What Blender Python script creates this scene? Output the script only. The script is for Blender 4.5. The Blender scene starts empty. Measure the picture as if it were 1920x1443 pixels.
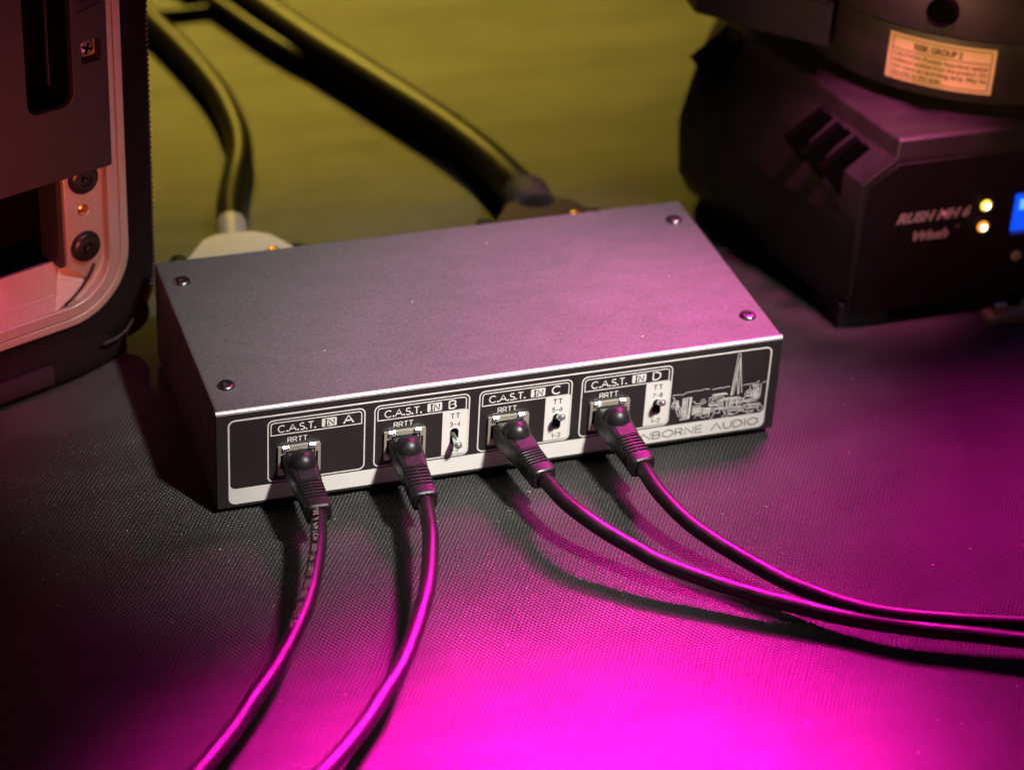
import bpy, bmesh, math, random
from mathutils import Vector, Matrix
random.seed(7)
R = math.radians
C = bpy.context.scene.collection
scene = bpy.context.scene

# ------------------------------------------------------------------ camera
cam_d = bpy.data.cameras.new('camera'); cam = bpy.data.objects.new('camera', cam_d); C.objects.link(cam)
cam.location = (-0.258462, -0.710898, 0.529776)
cam.rotation_euler = (0.9941193, -0.0495118, -0.3181051)
cam_d.sensor_width = 36.0; cam_d.lens = 89.063; cam_d.clip_start = 0.02; cam_d.clip_end = 50
cam_d.dof.use_dof = True; cam_d.dof.focus_distance = 0.889; cam_d.dof.aperture_fstop = 6.6
scene.camera = cam
scene.cycles.use_denoising = True

# ------------------------------------------------------------------ world: a dark room
w = bpy.data.worlds.new("World"); scene.world = w; w.use_nodes = True
bg = w.node_tree.nodes['Background']; bg.inputs[0].default_value = (1.0, 0.70, 0.76, 1); bg.inputs[1].default_value = 0.013
vs = scene.view_settings; vs.view_transform = 'Standard'; vs.look = 'None'; vs.exposure = 0; vs.gamma = 1

# ------------------------------------------------------------------ lamps
def spot(name, loc, aim, watts, col, size_deg, blend, soft):
    d = bpy.data.lights.new(name, 'SPOT'); d.energy = watts; d.color = col
    d.spot_size = R(size_deg); d.spot_blend = blend; d.shadow_soft_size = soft
    o = bpy.data.objects.new(name, d); C.objects.link(o); o.location = loc
    o.rotation_euler = (Vector(aim) - Vector(loc)).to_track_quat('-Z', 'Y').to_euler()
    return o
spot('white_lamp', (0.33, -0.72, 1.12), (0.007, 0.040, 0.02), 168, (1.0, 0.955, 0.89), 12.4, 0.55, 0.06).scale = (1.02, 0.74, 1)
spot('magenta_beam', (0.293, 0.19, 0.50), (-0.062, -0.228, 0.0), 1550, (1.0, 0.006, 0.46), 17.0, 1.0, 0.075)
spot('magenta_wash', (0.293, 0.19, 0.50), (0.122, -0.052, 0.0), 52, (1.0, 0.010, 0.46), 44, 1.0, 0.075)
spot('yellow_lamp', (0.17, 1.50, 0.95), (-0.012, 0.415, 0.0), 205, (1.0, 0.71, 0.085), 13.8, 0.9, 0.06).scale = (2.6, 1, 1)
spot('red_fill', (-0.235, -0.75, 0.17), (-0.166, 0.10, 0.090), 52, (1.0, 0.165, 0.085), 15, 0.9, 0.05).scale = (0.45, 1, 1)  # added tight spot that reddens only the bag's frame, no known source
spot('rose_fill', (-0.30, -0.22, 0.62), (-0.185, 0.085, 0.035), 24, (1.0, 0.04, 0.32), 9.5, 0.9, 0.04)  # added small spot putting pink on the bag's bottom rail
spot('amber_fill', (-0.42, -0.52, 0.36), (0.202, 0.080, 0.116), 29, (1.0, 0.50, 0.20), 11.6, 1.0, 0.05)  # added narrow spot to warm the drum label and shoulder
spot('pink_fill', (0.185, 0.048, 0.33), (0.182, 0.084, 0.083), 13, (1.0, 0.14, 0.42), 19, 0.9, 0.02)  # added low spot standing in for spill onto the fixture's base

# ------------------------------------------------------------------ materials
def mat(name, col, rough=0.5, metal=0.0, spec=0.5, noise=None, coat=0.0, emit=None, weave=None):
    m = bpy.data.materials.new(name); m.use_nodes = True
    nt = m.node_tree; b = nt.nodes['Principled BSDF']
    b.inputs['Base Color'].default_value = (*col, 1); b.inputs['Roughness'].default_value = rough
    b.inputs['Metallic'].default_value = metal; b.inputs['Specular IOR Level'].default_value = spec
    b.inputs['Coat Weight'].default_value = coat
    if emit:
        b.inputs['Emission Color'].default_value = (*emit[:3], 1); b.inputs['Emission Strength'].default_value = emit[3]
    tc = nt.nodes.new('ShaderNodeTexCoord')
    if noise:                      # (scale per metre, colour variation, bump metres)
        sc, cv, bd = noise
        n = nt.nodes.new('ShaderNodeTexNoise'); n.inputs['Scale'].default_value = sc; n.inputs['Detail'].default_value = 3
        nt.links.new(tc.outputs['Object'], n.inputs['Vector'])
        r = nt.nodes.new('ShaderNodeMapRange')
        r.inputs['From Min'].default_value = 0.3; r.inputs['From Max'].default_value = 0.7
        r.inputs['To Min'].default_value = 1 - cv; r.inputs['To Max'].default_value = 1 + cv
        nt.links.new(n.outputs['Fac'], r.inputs['Value'])
        v = nt.nodes.new('ShaderNodeVectorMath'); v.operation = 'SCALE'; v.inputs[0].default_value = col
        nt.links.new(r.outputs[0], v.inputs['Scale']); nt.links.new(v.outputs[0], b.inputs['Base Color'])
        if bd:
            bp = nt.nodes.new('ShaderNodeBump'); bp.inputs['Distance'].default_value = bd; bp.inputs['Strength'].default_value = 1
            nt.links.new(n.outputs['Fac'], bp.inputs['Height']); nt.links.new(bp.outputs[0], b.inputs['Normal'])
    if weave:                      # (pitch metres, bump metres): fine woven cloth
        p, bd = weave
        hs = []
        for ax in ((1, 0, 0), (0, 0, 1)):
            d = nt.nodes.new('ShaderNodeVectorMath'); d.operation = 'DOT_PRODUCT'
            d.inputs[1].default_value = [a * 2 * math.pi / p for a in ax]
            nt.links.new(tc.outputs['Object'], d.inputs[0])
            s = nt.nodes.new('ShaderNodeMath'); s.operation = 'SINE'; nt.links.new(d.outputs['Value'], s.inputs[0]); hs.append(s)
        a = nt.nodes.new('ShaderNodeMath'); a.operation = 'MULTIPLY'
        nt.links.new(hs[0].outputs[0], a.inputs[0]); nt.links.new(hs[1].outputs[0], a.inputs[1])
        bp = nt.nodes.new('ShaderNodeBump'); bp.inputs['Distance'].default_value = bd
        nt.links.new(a.outputs[0], bp.inputs['Height']); nt.links.new(bp.outputs[0], b.inputs['Normal'])
    return m

def floor_material():
    m = mat('embossed_vinyl', (0.036, 0.035, 0.034), rough=0.42, spec=0.45)
    nt = m.node_tree; b = nt.nodes['Principled BSDF']; L = nt.links.new
    tc = nt.nodes['Texture Coordinate']
    # slow wander of the weave so the rows are not ruled
    wn = nt.nodes.new('ShaderNodeTexNoise'); wn.inputs['Scale'].default_value = 22; wn.inputs['Detail'].default_value = 1
    L(tc.outputs['Object'], wn.inputs['Vector'])
    ws = nt.nodes.new('ShaderNodeVectorMath'); ws.operation = 'SCALE'; ws.inputs['Scale'].default_value = 0.0045
    L(wn.outputs['Color'], ws.inputs[0])
    ad = nt.nodes.new('ShaderNodeVectorMath'); ad.operation = 'ADD'; L(tc.outputs['Object'], ad.inputs[0]); L(ws.outputs[0], ad.inputs[1])
    ax, ay, bx, by = 0.00158, 0.00002, -0.00080, -0.00127
    det = ax * by - ay * bx
    ph = []
    for dx, dy in ((by / det, -bx / det), (-ay / det, ax / det)):
        d = nt.nodes.new('ShaderNodeVectorMath'); d.operation = 'DOT_PRODUCT'
        d.inputs[1].default_value = (dx * 2 * math.pi, dy * 2 * math.pi, 0); L(ad.outputs[0], d.inputs[0]); ph.append(d.outputs['Value'])
    df = nt.nodes.new('ShaderNodeMath'); df.operation = 'SUBTRACT'; L(ph[0], df.inputs[0]); L(ph[1], df.inputs[1]); ph.append(df.outputs[0])
    tot = None                       # three cosines: staggered raised pips
    for p_ in ph:
        c = nt.nodes.new('ShaderNodeMath'); c.operation = 'COSINE'; L(p_, c.inputs[0])
        h = nt.nodes.new('ShaderNodeMath'); h.operation = 'MULTIPLY_ADD'; h.inputs[1].default_value = 0.222; h.inputs[2].default_value = 0.333
        L(c.outputs[0], h.inputs[0])
        if tot: L(tot.outputs[0], h.inputs[2])
        tot = h
    mu = tot
    # grit
    gn = nt.nodes.new('ShaderNodeTexNoise'); gn.inputs['Scale'].default_value = 1500; gn.inputs['Detail'].default_value = 2
    L(tc.outputs['Object'], gn.inputs['Vector'])
    hg = nt.nodes.new('ShaderNodeMath'); hg.operation = 'MULTIPLY_ADD'; hg.inputs[1].default_value = 0.25
    L(gn.outputs['Fac'], hg.inputs[0]); L(mu.outputs[0], hg.inputs[2])
    bp = nt.nodes.new('ShaderNodeBump'); bp.inputs['Distance'].default_value = 0.00050; bp.inputs['Strength'].default_value = 1.0
    L(hg.outputs[0], bp.inputs['Height'])
    # broad soft unevenness of the sheet
    bn = nt.nodes.new('ShaderNodeTexNoise'); bn.inputs['Scale'].default_value = 9; bn.inputs['Detail'].default_value = 2
    mp = nt.nodes.new('ShaderNodeMapping'); mp.inputs['Scale'].default_value = (0.6, 2.6, 1); mp.inputs['Rotation'].default_value = (0, 0, R(6))
    L(tc.outputs['Object'], mp.inputs['Vector']); L(mp.outputs[0], bn.inputs['Vector'])
    b2 = nt.nodes.new('ShaderNodeBump'); b2.inputs['Distance'].default_value = 0.012; b2.inputs['Strength'].default_value = 0.55
    L(bn.outputs['Fac'], b2.inputs['Height']); L(b2.outputs[0], bp.inputs['Normal']); L(bp.outputs[0], b.inputs['Normal'])
    # scuffed patches: gloss and tone
    sn = nt.nodes.new('ShaderNodeTexNoise'); sn.inputs['Scale'].default_value = 14; sn.inputs['Detail'].default_value = 5
    L(tc.outputs['Object'], sn.inputs['Vector'])
    rr = nt.nodes.new('ShaderNodeMapRange'); rr.inputs['From Min'].default_value = 0.3; rr.inputs['From Max'].default_value = 0.7
    rr.inputs['To Min'].default_value = 0.36; rr.inputs['To Max'].default_value = 0.5; L(sn.outputs['Fac'], rr.inputs['Value']); L(rr.outputs[0], b.inputs['Roughness'])
    # dusty and cleaner patches in the sheet's own tone
    dn = nt.nodes.new('ShaderNodeTexNoise'); dn.inputs['Scale'].default_value = 26; dn.inputs['Detail'].default_value = 6
    L(tc.outputs['Object'], dn.inputs['Vector'])
    dr = nt.nodes.new('ShaderNodeMapRange'); dr.inputs['From Min'].default_value = 0.3; dr.inputs['From Max'].default_value = 0.7
    dr.inputs['To Min'].default_value = 0.74; dr.inputs['To Max'].default_value = 1.26; L(dn.outputs['Fac'], dr.inputs['Value'])
    dv = nt.nodes.new('ShaderNodeVectorMath'); dv.operation = 'SCALE'; dv.inputs[0].default_value = (0.036, 0.035, 0.034)
    L(dr.outputs[0], dv.inputs['Scale']); L(dv.outputs[0], b.inputs['Base Color'])
    return m

M = dict(
    floor=floor_material(),
    lid=mat('grey_powder_coat', (0.100, 0.096, 0.101), rough=0.46, spec=0.5, noise=(1900, 0.40, 0.00006)),
    edge=mat('bare_alloy_edge', (0.40, 0.385, 0.38), rough=0.42, metal=0.55),
    panel=mat('black_anodised', (0.021, 0.018, 0.018), rough=0.5, noise=(2200, 0.12, 0.00002)),
    ink=mat('white_ink', (0.74, 0.72, 0.68), rough=0.55),
    dark_ink=mat('dark_ink', (0.022, 0.020, 0.020), rough=0.55),
    steel=mat('nickel_plate', (0.62, 0.57, 0.48), rough=0.38, metal=0.6, noise=(1400, 0.10, 0.00003)),
    chrome=mat('chrome', (0.80, 0.80, 0.80), rough=0.16, metal=0.85),
    screw=mat('screw_steel', (0.30, 0.28, 0.28), rough=0.30, metal=1.0),
    gold=mat('gold_contact', (0.85, 0.55, 0.15), rough=0.3, metal=1.0),
    hole_shade=mat('cavity_shade', (0.003, 0.003, 0.003), rough=0.9, spec=0.0),  # near-black tone paints the shade inside holes and recesses
    boot=mat('black_moulded_pvc', (0.012, 0.011, 0.012), spec=0.45, rough=0.37, noise=(900, 0.2, 0.00004)),
    cord=mat('black_cable_jacket', (0.008, 0.007, 0.007), spec=0.36, rough=0.33, noise=(500, 0.15, 0.00003)),
    cord_ink=mat('pale_cable_print', (0.42, 0.42, 0.36), rough=0.6),
    loom=mat('multicore_jacket', (0.007, 0.005, 0.0045), spec=0.09, rough=0.42, noise=(300, 0.15, 0.0001)),
    hood_silver=mat('pale_metal_hood', (0.36, 0.33, 0.35), rough=0.5, metal=0.2, noise=(700, 0.06, 0.00003)),
    hood_black=mat('dark_metal_hood', (0.016, 0.011, 0.011), rough=0.38, metal=0.3, noise=(700, 0.08, 0.00003)),
    rubber=mat('rubber', (0.014, 0.013, 0.013), rough=0.7),
    alu=mat('brushed_aluminium', (0.50, 0.47, 0.43), rough=0.48, metal=0.45, noise=(600, 0.07, 0.00002)),
    cloth=mat('black_nylon', (0.006, 0.005, 0.0055), spec=0.2, rough=0.8, weave=(0.0011, 0.00018)),
    zipm=mat('zip_plastic', (0.10, 0.055, 0.075), rough=0.4),
    unit=mat('dark_textured_steel', (0.021, 0.017, 0.022), rough=0.55, noise=(1500, 0.14, 0.00006)),
    blackscrew=mat('blackened_screw', (0.018, 0.016, 0.016), rough=0.35, metal=0.2),
    strip=mat('webbing', (0.022, 0.014, 0.024), rough=0.45),
    fixture=mat('black_fixture_plastic', (0.016, 0.0145, 0.015), rough=0.48, noise=(900, 0.12, 0.00005)),
    face=mat('glossy_black_fascia', (0.010, 0.009, 0.009), rough=0.35),
    label=mat('cream_label', (0.80, 0.64, 0.36), rough=0.32),
    label_ink=mat('brown_label_ink', (0.10, 0.055, 0.02), rough=0.5),
    greyink=mat('grey_print', (0.42, 0.34, 0.34), rough=0.6),
    led_y=mat('yellow_led_halo', (0.9, 0.8, 0.3), emit=(1.0, 0.80, 0.03, 1.3)),
    led_o=mat('orange_led_halo', (0.9, 0.5, 0.2), emit=(1.0, 0.34, 0.02, 1.3)),
    led_core=mat('led_core', (0.9, 0.85, 0.7), emit=(1.0, 0.93, 0.66, 6)),
    lcd=mat('blue_screen', (0.0, 0.02, 0.3), emit=(0.004, 0.085, 1.0, 1.0)),
    lcd_text=mat('screen_text', (0.2, 0.5, 0.9), emit=(0.10, 0.42, 1.0, 1.2)),
    lcd_low=mat('screen_edge', (0.0, 0.01, 0.1), emit=(0.01, 0.02, 0.22, 1.0)),
    lint=mat('pale_lint', (0.75, 0.68, 0.58), rough=0.8),
)

def smudge(m, lo, hi, sc):            # handled metal: patchy sheen and faint wipe marks
    nt = m.node_tree; b = nt.nodes['Principled BSDF']; tc = nt.nodes['Texture Coordinate']
    mp = nt.nodes.new('ShaderNodeMapping'); mp.inputs['Scale'].default_value = (1, 2.2, 1); mp.inputs['Rotation'].default_value = (0, 0, R(25))
    n = nt.nodes.new('ShaderNodeTexNoise'); n.inputs['Scale'].default_value = sc; n.inputs['Detail'].default_value = 6; n.inputs['Distortion'].default_value = 1.2
    r = nt.nodes.new('ShaderNodeMapRange'); r.inputs['From Min'].default_value = 0.35; r.inputs['From Max'].default_value = 0.65
    r.inputs['To Min'].default_value = lo; r.inputs['To Max'].default_value = hi
    nt.links.new(tc.outputs['Object'], mp.inputs['Vector']); nt.links.new(mp.outputs[0], n.inputs['Vector'])
    nt.links.new(n.outputs['Fac'], r.inputs['Value']); nt.links.new(r.outputs[0], b.inputs['Roughness'])
smudge(M['lid'], 0.36, 0.56, 28); smudge(M['panel'], 0.40, 0.58, 45); smudge(M['fixture'], 0.38, 0.58, 30)
smudge(M['alu'], 0.38, 0.58, 35); smudge(M['cord'], 0.33, 0.50, 60); smudge(M['boot'], 0.30, 0.46, 120)

# ------------------------------------------------------------------ geometry helpers
class MB:
    def __init__(s): s.v = []; s.f = []
    def add(s, v, f):
        n = len(s.v); s.v += [tuple(p) for p in v]; s.f += [tuple(i + n for i in q) for q in f]; return s
    def box(s, x0, x1, y0, y1, z0, z1):
        return s.add([(x, y, z) for z in (z0, z1) for y in (y0, y1) for x in (x0, x1)],
                     [(0, 2, 3, 1), (4, 5, 7, 6), (0, 1, 5, 4), (2, 6, 7, 3), (0, 4, 6, 2), (1, 3, 7, 5)])
    def loft(s, loops, cap0=True, cap1=True):
        n = len(loops[0]); v = [p for l in loops for p in l]; f = []
        for i in range(len(loops) - 1):
            for j in range(n):
                k = (j + 1) % n; f.append((i * n + j, i * n + k, (i + 1) * n + k, (i + 1) * n + j))
        if cap0: f.append(tuple(reversed(range(n))))
        if cap1: f.append(tuple((len(loops) - 1) * n + j for j in range(n)))
        return s.add(v, f)
    def lathe(s, prof, n=24, mtx=Matrix()):            # prof: (r, z), axis z
        loops = [[mtx @ Vector((r * math.cos(2 * math.pi * j / n), r * math.sin(2 * math.pi * j / n), z)) for j in range(n)] for r, z in prof]
        return s.loft(loops, prof[0][0] > 1e-6, prof[-1][0] > 1e-6)
    def tube(s, pts, r, n=12, flat=None):
        pts = [Vector(p) for p in pts]; loops = []
        up = Vector((0, 0, 1)) if flat is None else Vector(flat[0])
        for i, p in enumerate(pts):
            t = (pts[min(i + 1, len(pts) - 1)] - pts[max(i - 1, 0)]).normalized()
            a = t.cross(up)
            if a.length < 1e-4: a = t.cross(Vector((0, 1, 0.01)))
            a.normalize(); b = a.cross(t).normalized()
            rr = r[i] if isinstance(r, (list, tuple)) else r
            rb = rr * (flat[1] if flat else 1)
            loops.append([p + a * rr * math.cos(2 * math.pi * j / n) + b * rb * math.sin(2 * math.pi * j / n) for j in range(n)])
        return s.loft(loops)
    def build(s, name, m, parent=None, smooth=False, angle=None):
        me = bpy.data.meshes.new(name); me.from_pydata(s.v, [], s.f)
        bm = bmesh.new(); bm.from_mesh(me); bmesh.ops.recalc_face_normals(bm, faces=bm.faces); bm.to_mesh(me); bm.free()
        me.materials.append(M[m])
        o = bpy.data.objects.new(name, me); C.objects.link(o)
        if parent: o.parent = parent
        if smooth:
            me.polygons.foreach_set('use_smooth', [True] * len(me.polygons))
            if angle: me.set_sharp_from_angle(angle=R(angle))
        return o

def smooth_path(pts, k=6):
    P = [Vector(p) for p in pts]; out = []
    for i in range(len(P) - 1):
        a, b, c, d = P[max(i - 1, 0)], P[i], P[i + 1], P[min(i + 2, len(P) - 1)]
        for j in range(k):
            t = j / k
            out.append(0.5 * ((2 * b) + (c - a) * t + (2 * a - 5 * b + 4 * c - d) * t * t + (3 * b - a - 3 * c + d) * t ** 3))
    out.append(P[-1]); return out

def rrect(x0, x1, z0, z1, r, n=6):
    rs = r if isinstance(r, (list, tuple)) else (r,) * 4          # bottom-left, bottom-right, top-right, top-left
    out = []
    for (cx, cz, a0, q) in ((x0, z0, 180, 0), (x1, z0, 270, 1), (x1, z1, 0, 2), (x0, z1, 90, 3)):
        rr = rs[q]
        if rr <= 0: out.append((cx, cz)); continue
        ox = cx + rr if q in (0, 3) else cx - rr; oz = cz + rr if q in (0, 1) else cz - rr
        for i in range(n + 1):
            a = R(a0 + 90 * i / n); out.append((ox + rr * math.cos(a), oz + rr * math.sin(a)))
    return out

def flat_mesh(polys, thick, bevel=0.0):
    """A plate of the given x-z outline with holes, filled, thick along y (centred)."""
    cu = bpy.data.curves.new('outline', 'CURVE'); cu.dimensions = '2D'; cu.fill_mode = 'BOTH'; cu.extrude = thick / 2
    cu.bevel_depth = bevel; cu.bevel_resolution = 1
    for p in polys:
        sp = cu.splines.new('POLY'); sp.points.add(len(p) - 1); sp.use_cyclic_u = True
        for q, (x, z) in zip(sp.points, p): q.co = (x, z, 0, 1)
    o = bpy.data.objects.new('outline', cu); C.objects.link(o)
    me = bpy.data.meshes.new_from_object(o.evaluated_get(bpy.context.evaluated_depsgraph_get()))
    bpy.data.objects.remove(o); bpy.data.curves.remove(cu)
    return me
def plate(name, polys, y_front, thick, m, parent=None, bevel=0.0, unit=0.001):
    polys = [[(x * unit, z * unit) for x, z in p] for p in polys]
    me = flat_mesh(polys, thick, bevel)
    yc = y_front + thick / 2 + bevel
    me.transform(Matrix(((1, 0, 0, 0), (0, 0, -1, yc), (0, 1, 0, 0), (0, 0, 0, 1))))
    me.name = name; me.materials.clear(); me.materials.append(M[m])
    o = bpy.data.objects.new(name, me); C.objects.link(o)
    if parent: o.parent = parent
    return o

def tag(o, label=None, cat=None, group=None, kind=None):
    for k, v in (('label', label), ('category', cat), ('group', group), ('kind', kind)):
        if v: o[k] = v
    return o
def thing(name, label, cat, loc=(0, 0, 0), rz=0.0, group=None):
    o = bpy.data.objects.new(name, None); o.empty_display_size = 0.02; C.objects.link(o)
    o.location = loc; o.rotation_euler = (0, 0, rz)
    return tag(o, label, cat, group)

# ------------------------------------------------------------------ stroke lettering
def arc(cx, cy, rx, ry, a0, a1, n=12):
    return [(cx + rx * math.cos(R(a0 + (a1 - a0) * i / n)), cy + ry * math.sin(R(a0 + (a1 - a0) * i / n))) for i in range(n + 1)]
G = {
 'A': (1.0, [[(0, 0), (.5, 1), (1, 0)], [(.2, .34), (.8, .34)]]),
 '^': (1.0, [[(0, 0), (.5, 1), (1, 0)]]),
 'B': (.72, [[(0, 0), (0, 1)], [(0, 1), (.4, 1)] + arc(.4, .76, .27, .24, 90, -90) + [(0, .52)], [(0, .52), (.42, .52)] + arc(.42, .26, .3, .26, 90, -90) + [(0, 0)]]),
 'C': (.95, [arc(.5, .5, .5, .5, 45, 315, 20)]),
 'D': (.85, [[(0, 0), (0, 1), (.36, 1)] + arc(.36, .5, .49, .5, 90, -90, 16) + [(0, 0)]]),
 'E': (.62, [[(.62, 1), (0, 1), (0, 0), (.62, 0)], [(0, .52), (.55, .52)]]),
 'H': (.75, [[(0, 0), (0, 1)], [(.75, 0), (.75, 1)], [(0, .5), (.75, .5)]]),
 'I': (.12, [[(.06, 0), (.06, 1)]]),
 'J': (.42, [[(0, 0), (.42, 0)], [(0, 1), (.42, 1)], [(.21, 0), (.21, 1)]]),      # capital I with serifs
 'N': (.8, [[(0, 0), (0, 1), (.8, 0), (.8, 1)]]),
 'O': (1.0, [arc(.5, .5, .5, .5, 0, 360, 28)]),
 'P': (.65, [[(0, 0), (0, 1), (.38, 1)] + arc(.38, .74, .27, .26, 90, -90) + [(0, .48)]]),
 'R': (.7, [[(0, 0), (0, 1), (.38, 1)] + arc(.38, .74, .28, .26, 90, -90) + [(0, .48)], [(.36, .48), (.7, 0)]]),
 'S': (.66, [arc(.33, .755, .29, .245, 35, 270, 14) + arc(.33, .255, .31, .255, 90, -150, 16)]),
 'T': (.72, [[(0, 1), (.72, 1)], [(.36, 1), (.36, 0)]]),
 'U': (.78, [[(0, 1), (0, .39)] + arc(.39, .39, .39, .39, 180, 360, 14) + [(.78, 1)]]),
 '.': (.16, [arc(.08, .08, .06, .06, 0, 360, 8)]),
 '-': (.42, [[(0, .45), (.42, .45)]]),
 '0': (.6, [arc(.3, .5, .3, .5, 0, 360, 20)]),
 '1': (.3, [[(0, .8), (.25, 1), (.25, 0)]]),
 '2': (.6, [arc(.3, .7, .29, .3, 160, -35, 12) + [(0, 0), (.62, 0)]]),
 '3': (.6, [arc(.28, .75, .26, .25, 150, -90, 12), arc(.28, .26, .31, .26, 90, -150, 14)]),
 '4': (.66, [[(.48, 0), (.48, 1), (0, .28), (.66, .28)]]),
 '5': (.6, [[(.54, 1), (.12, 1), (.05, .56)] + arc(.27, .33, .31, .32, 120, -150, 14)]),
 '6': (.62, [arc(.31, .31, .31, .31, 0, 360, 20), [(.5, 1), (.06, .45)]]),
 '7': (.6, [[(0, 1), (.6, 1), (.2, 0)]]),
 '8': (.6, [arc(.3, .75, .24, .24, 0, 360, 16), arc(.3, .26, .3, .26, 0, 360, 16)]),
 ' ': (.45, []),
}
def text_lines(txt, h, x_scale=1.0, gap=0.22):
    """polylines in units of h, and total width"""
    x = 0; out = []
    for i, ch in enumerate(txt):
        wd, ls = G[ch]
        for l in ls: out.append([((x + px * x_scale) * h, py * h) for px, py in l])
        x += wd * x_scale + (gap * 0.75 if (ch == '.' or (i + 1 < len(txt) and txt[i + 1] == '.')) else gap)
    return out, (x - gap) * h
def strokes(mb, lines, x, z, y, sw):
    for l in lines:
        pts = [(0.001 * (x + a), y, 0.001 * (z + b)) for a, b in l]
        if len(pts) == 2 or True:
            mb.tube(pts, 0.001 * sw / 2, n=6, flat=((0, 1, 0), 0.12))
def write(mb, txt, x, z, h, sw, y=-0.00010, x1=None, centre=None, xs=1.0, gap=0.22):
    lines, wd = text_lines(txt, h, xs, gap)
    if x1 is not None:
        k = (x1 - x) / wd; lines = [[(a * k, b) for a, b in l] for l in lines]
    if centre is not None: x = centre - wd / 2
    strokes(mb, lines, x, z, y, sw)

# ================================================================== THE FLOOR
def add_floor():
    mb = MB(); mb.add([(-3, -2.2, 0), (3, -2.2, 0), (3, 3.2, 0), (-3, 3.2, 0)], [(0, 1, 2, 3)])
    o = mb.build('floor', 'floor'); tag(o, kind='structure')
    return o
floor = add_floor()

# ================================================================== THE BREAKOUT BOX
box = thing('breakout_box', 'grey metal audio breakout box with four numbered network inputs and a skyline drawing', 'audio box')
HX, D, Z0, Z1 = 0.106, 0.1046, 0.003, 0.0433
# folded lid: top and two sides, soft outer folds
def lid():
    mb = MB(); t = 0.0016; r = 0.0009
    prof = [(-HX, Z0), (-HX, Z1 - r), (-HX + r * .3, Z1 - r * .3), (-HX + r, Z1), (HX - r, Z1), (HX - r * .3, Z1 - r * .3), (HX, Z1 - r), (HX, Z0),
            (HX - t, Z0), (HX - t, Z1 - t), (-HX + t, Z1 - t), (-HX + t, Z0)]
    y0, y1 = 0.0011, D
    n = len(prof); v = [(x, y, z) for y in (y0, y1) for x, z in prof]
    f = [(i, (i + 1) % n, n + (i + 1) % n, n + i) for i in range(n)]
    for o in (0, n):
        quads = [(0, 1, 10, 11), (1, 2, 3, 10), (3, 4, 9, 10), (4, 5, 6, 9), (6, 7, 8, 9)]
        f += [tuple(o + i for i in q) for q in quads]
    mb.add(v, f); return mb.build('lid', 'lid', box)
lid()
MB().box(-HX + .0017, HX - .0017, .0022, D - .0002, Z0 + .0002, Z0 + .0014).build('base_plate', 'lid', box)
# front edge: bright bent lip between the lid and the fascia
mb = MB(); es = [(0.0, 0.04195), (0.00025, 0.0426), (0.0007, 0.0431), (0.00115, 0.04332), (0.00115, 0.04195)]
mb.loft([[(x, y, z) for y, z in es] for x in (-HX, HX)]); mb.build('front_lip', 'edge', box)
SEC = [('A', -88.0), ('B', -49.5), ('C', -10.8), ('D', 28.0)]
SWX = {'B': -19.6, 'C': 19.2, 'D': 58.1}
SWD = {'B': ('3-4', -1), 'C': ('5-6', 1), 'D': ('7-8', 1)}
holes = [rrect(L + 4.6, L + 17.8, 15.6, 25.2, 0.2, 1) for _, L in SEC] + [rrect(x - 1.9, x + 1.9, 16.0, 23.6, 1.89, 5) for x in SWX.values()]
plate('front_panel', [rrect(-106, 106, 3.0, 41.9, 0.2, 1)] + holes, 0.0, 0.0020, 'panel', box)
plate('back_panel', [rrect(-104, 104, 3.4, 41.5, 0.2, 1)], D - 0.0022, 0.0016, 'lid', box)
for x in (-0.094, 0.094):
    for y in (0.012, 0.092):
        mb = MB(); mb.lathe([(0.006, 0), (0.0065, 0.0006), (0.0062, 0.0031)], 16, Matrix.Translation((x, y, 0.0)))
        mb.build('rubber_foot', 'rubber', box, True, 40)
# print: outer frame and white band
plate('panel_outline', [rrect(-102.0, 102.3, 4.1, 39.6, 2.6, 7), rrect(-101.4, 101.7, 10.6, 39.0, 2.0, 7)], -0.00008, 0.00008, 'ink', box)
# the dark lettering on the band
mb = MB(); y_ink = -0.00013
write(mb, 'CR^NBORNE', 39.5, 5.75, 3.0, 0.40, y_ink, x1=77.2, xs=1.35, gap=0.30)
write(mb, '^UDIO', 80.9, 5.75, 3.0, 0.40, y_ink, x1=99.6, xs=1.35, gap=0.30)
mb.build('maker_lettering', 'dark_ink', box)
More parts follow.
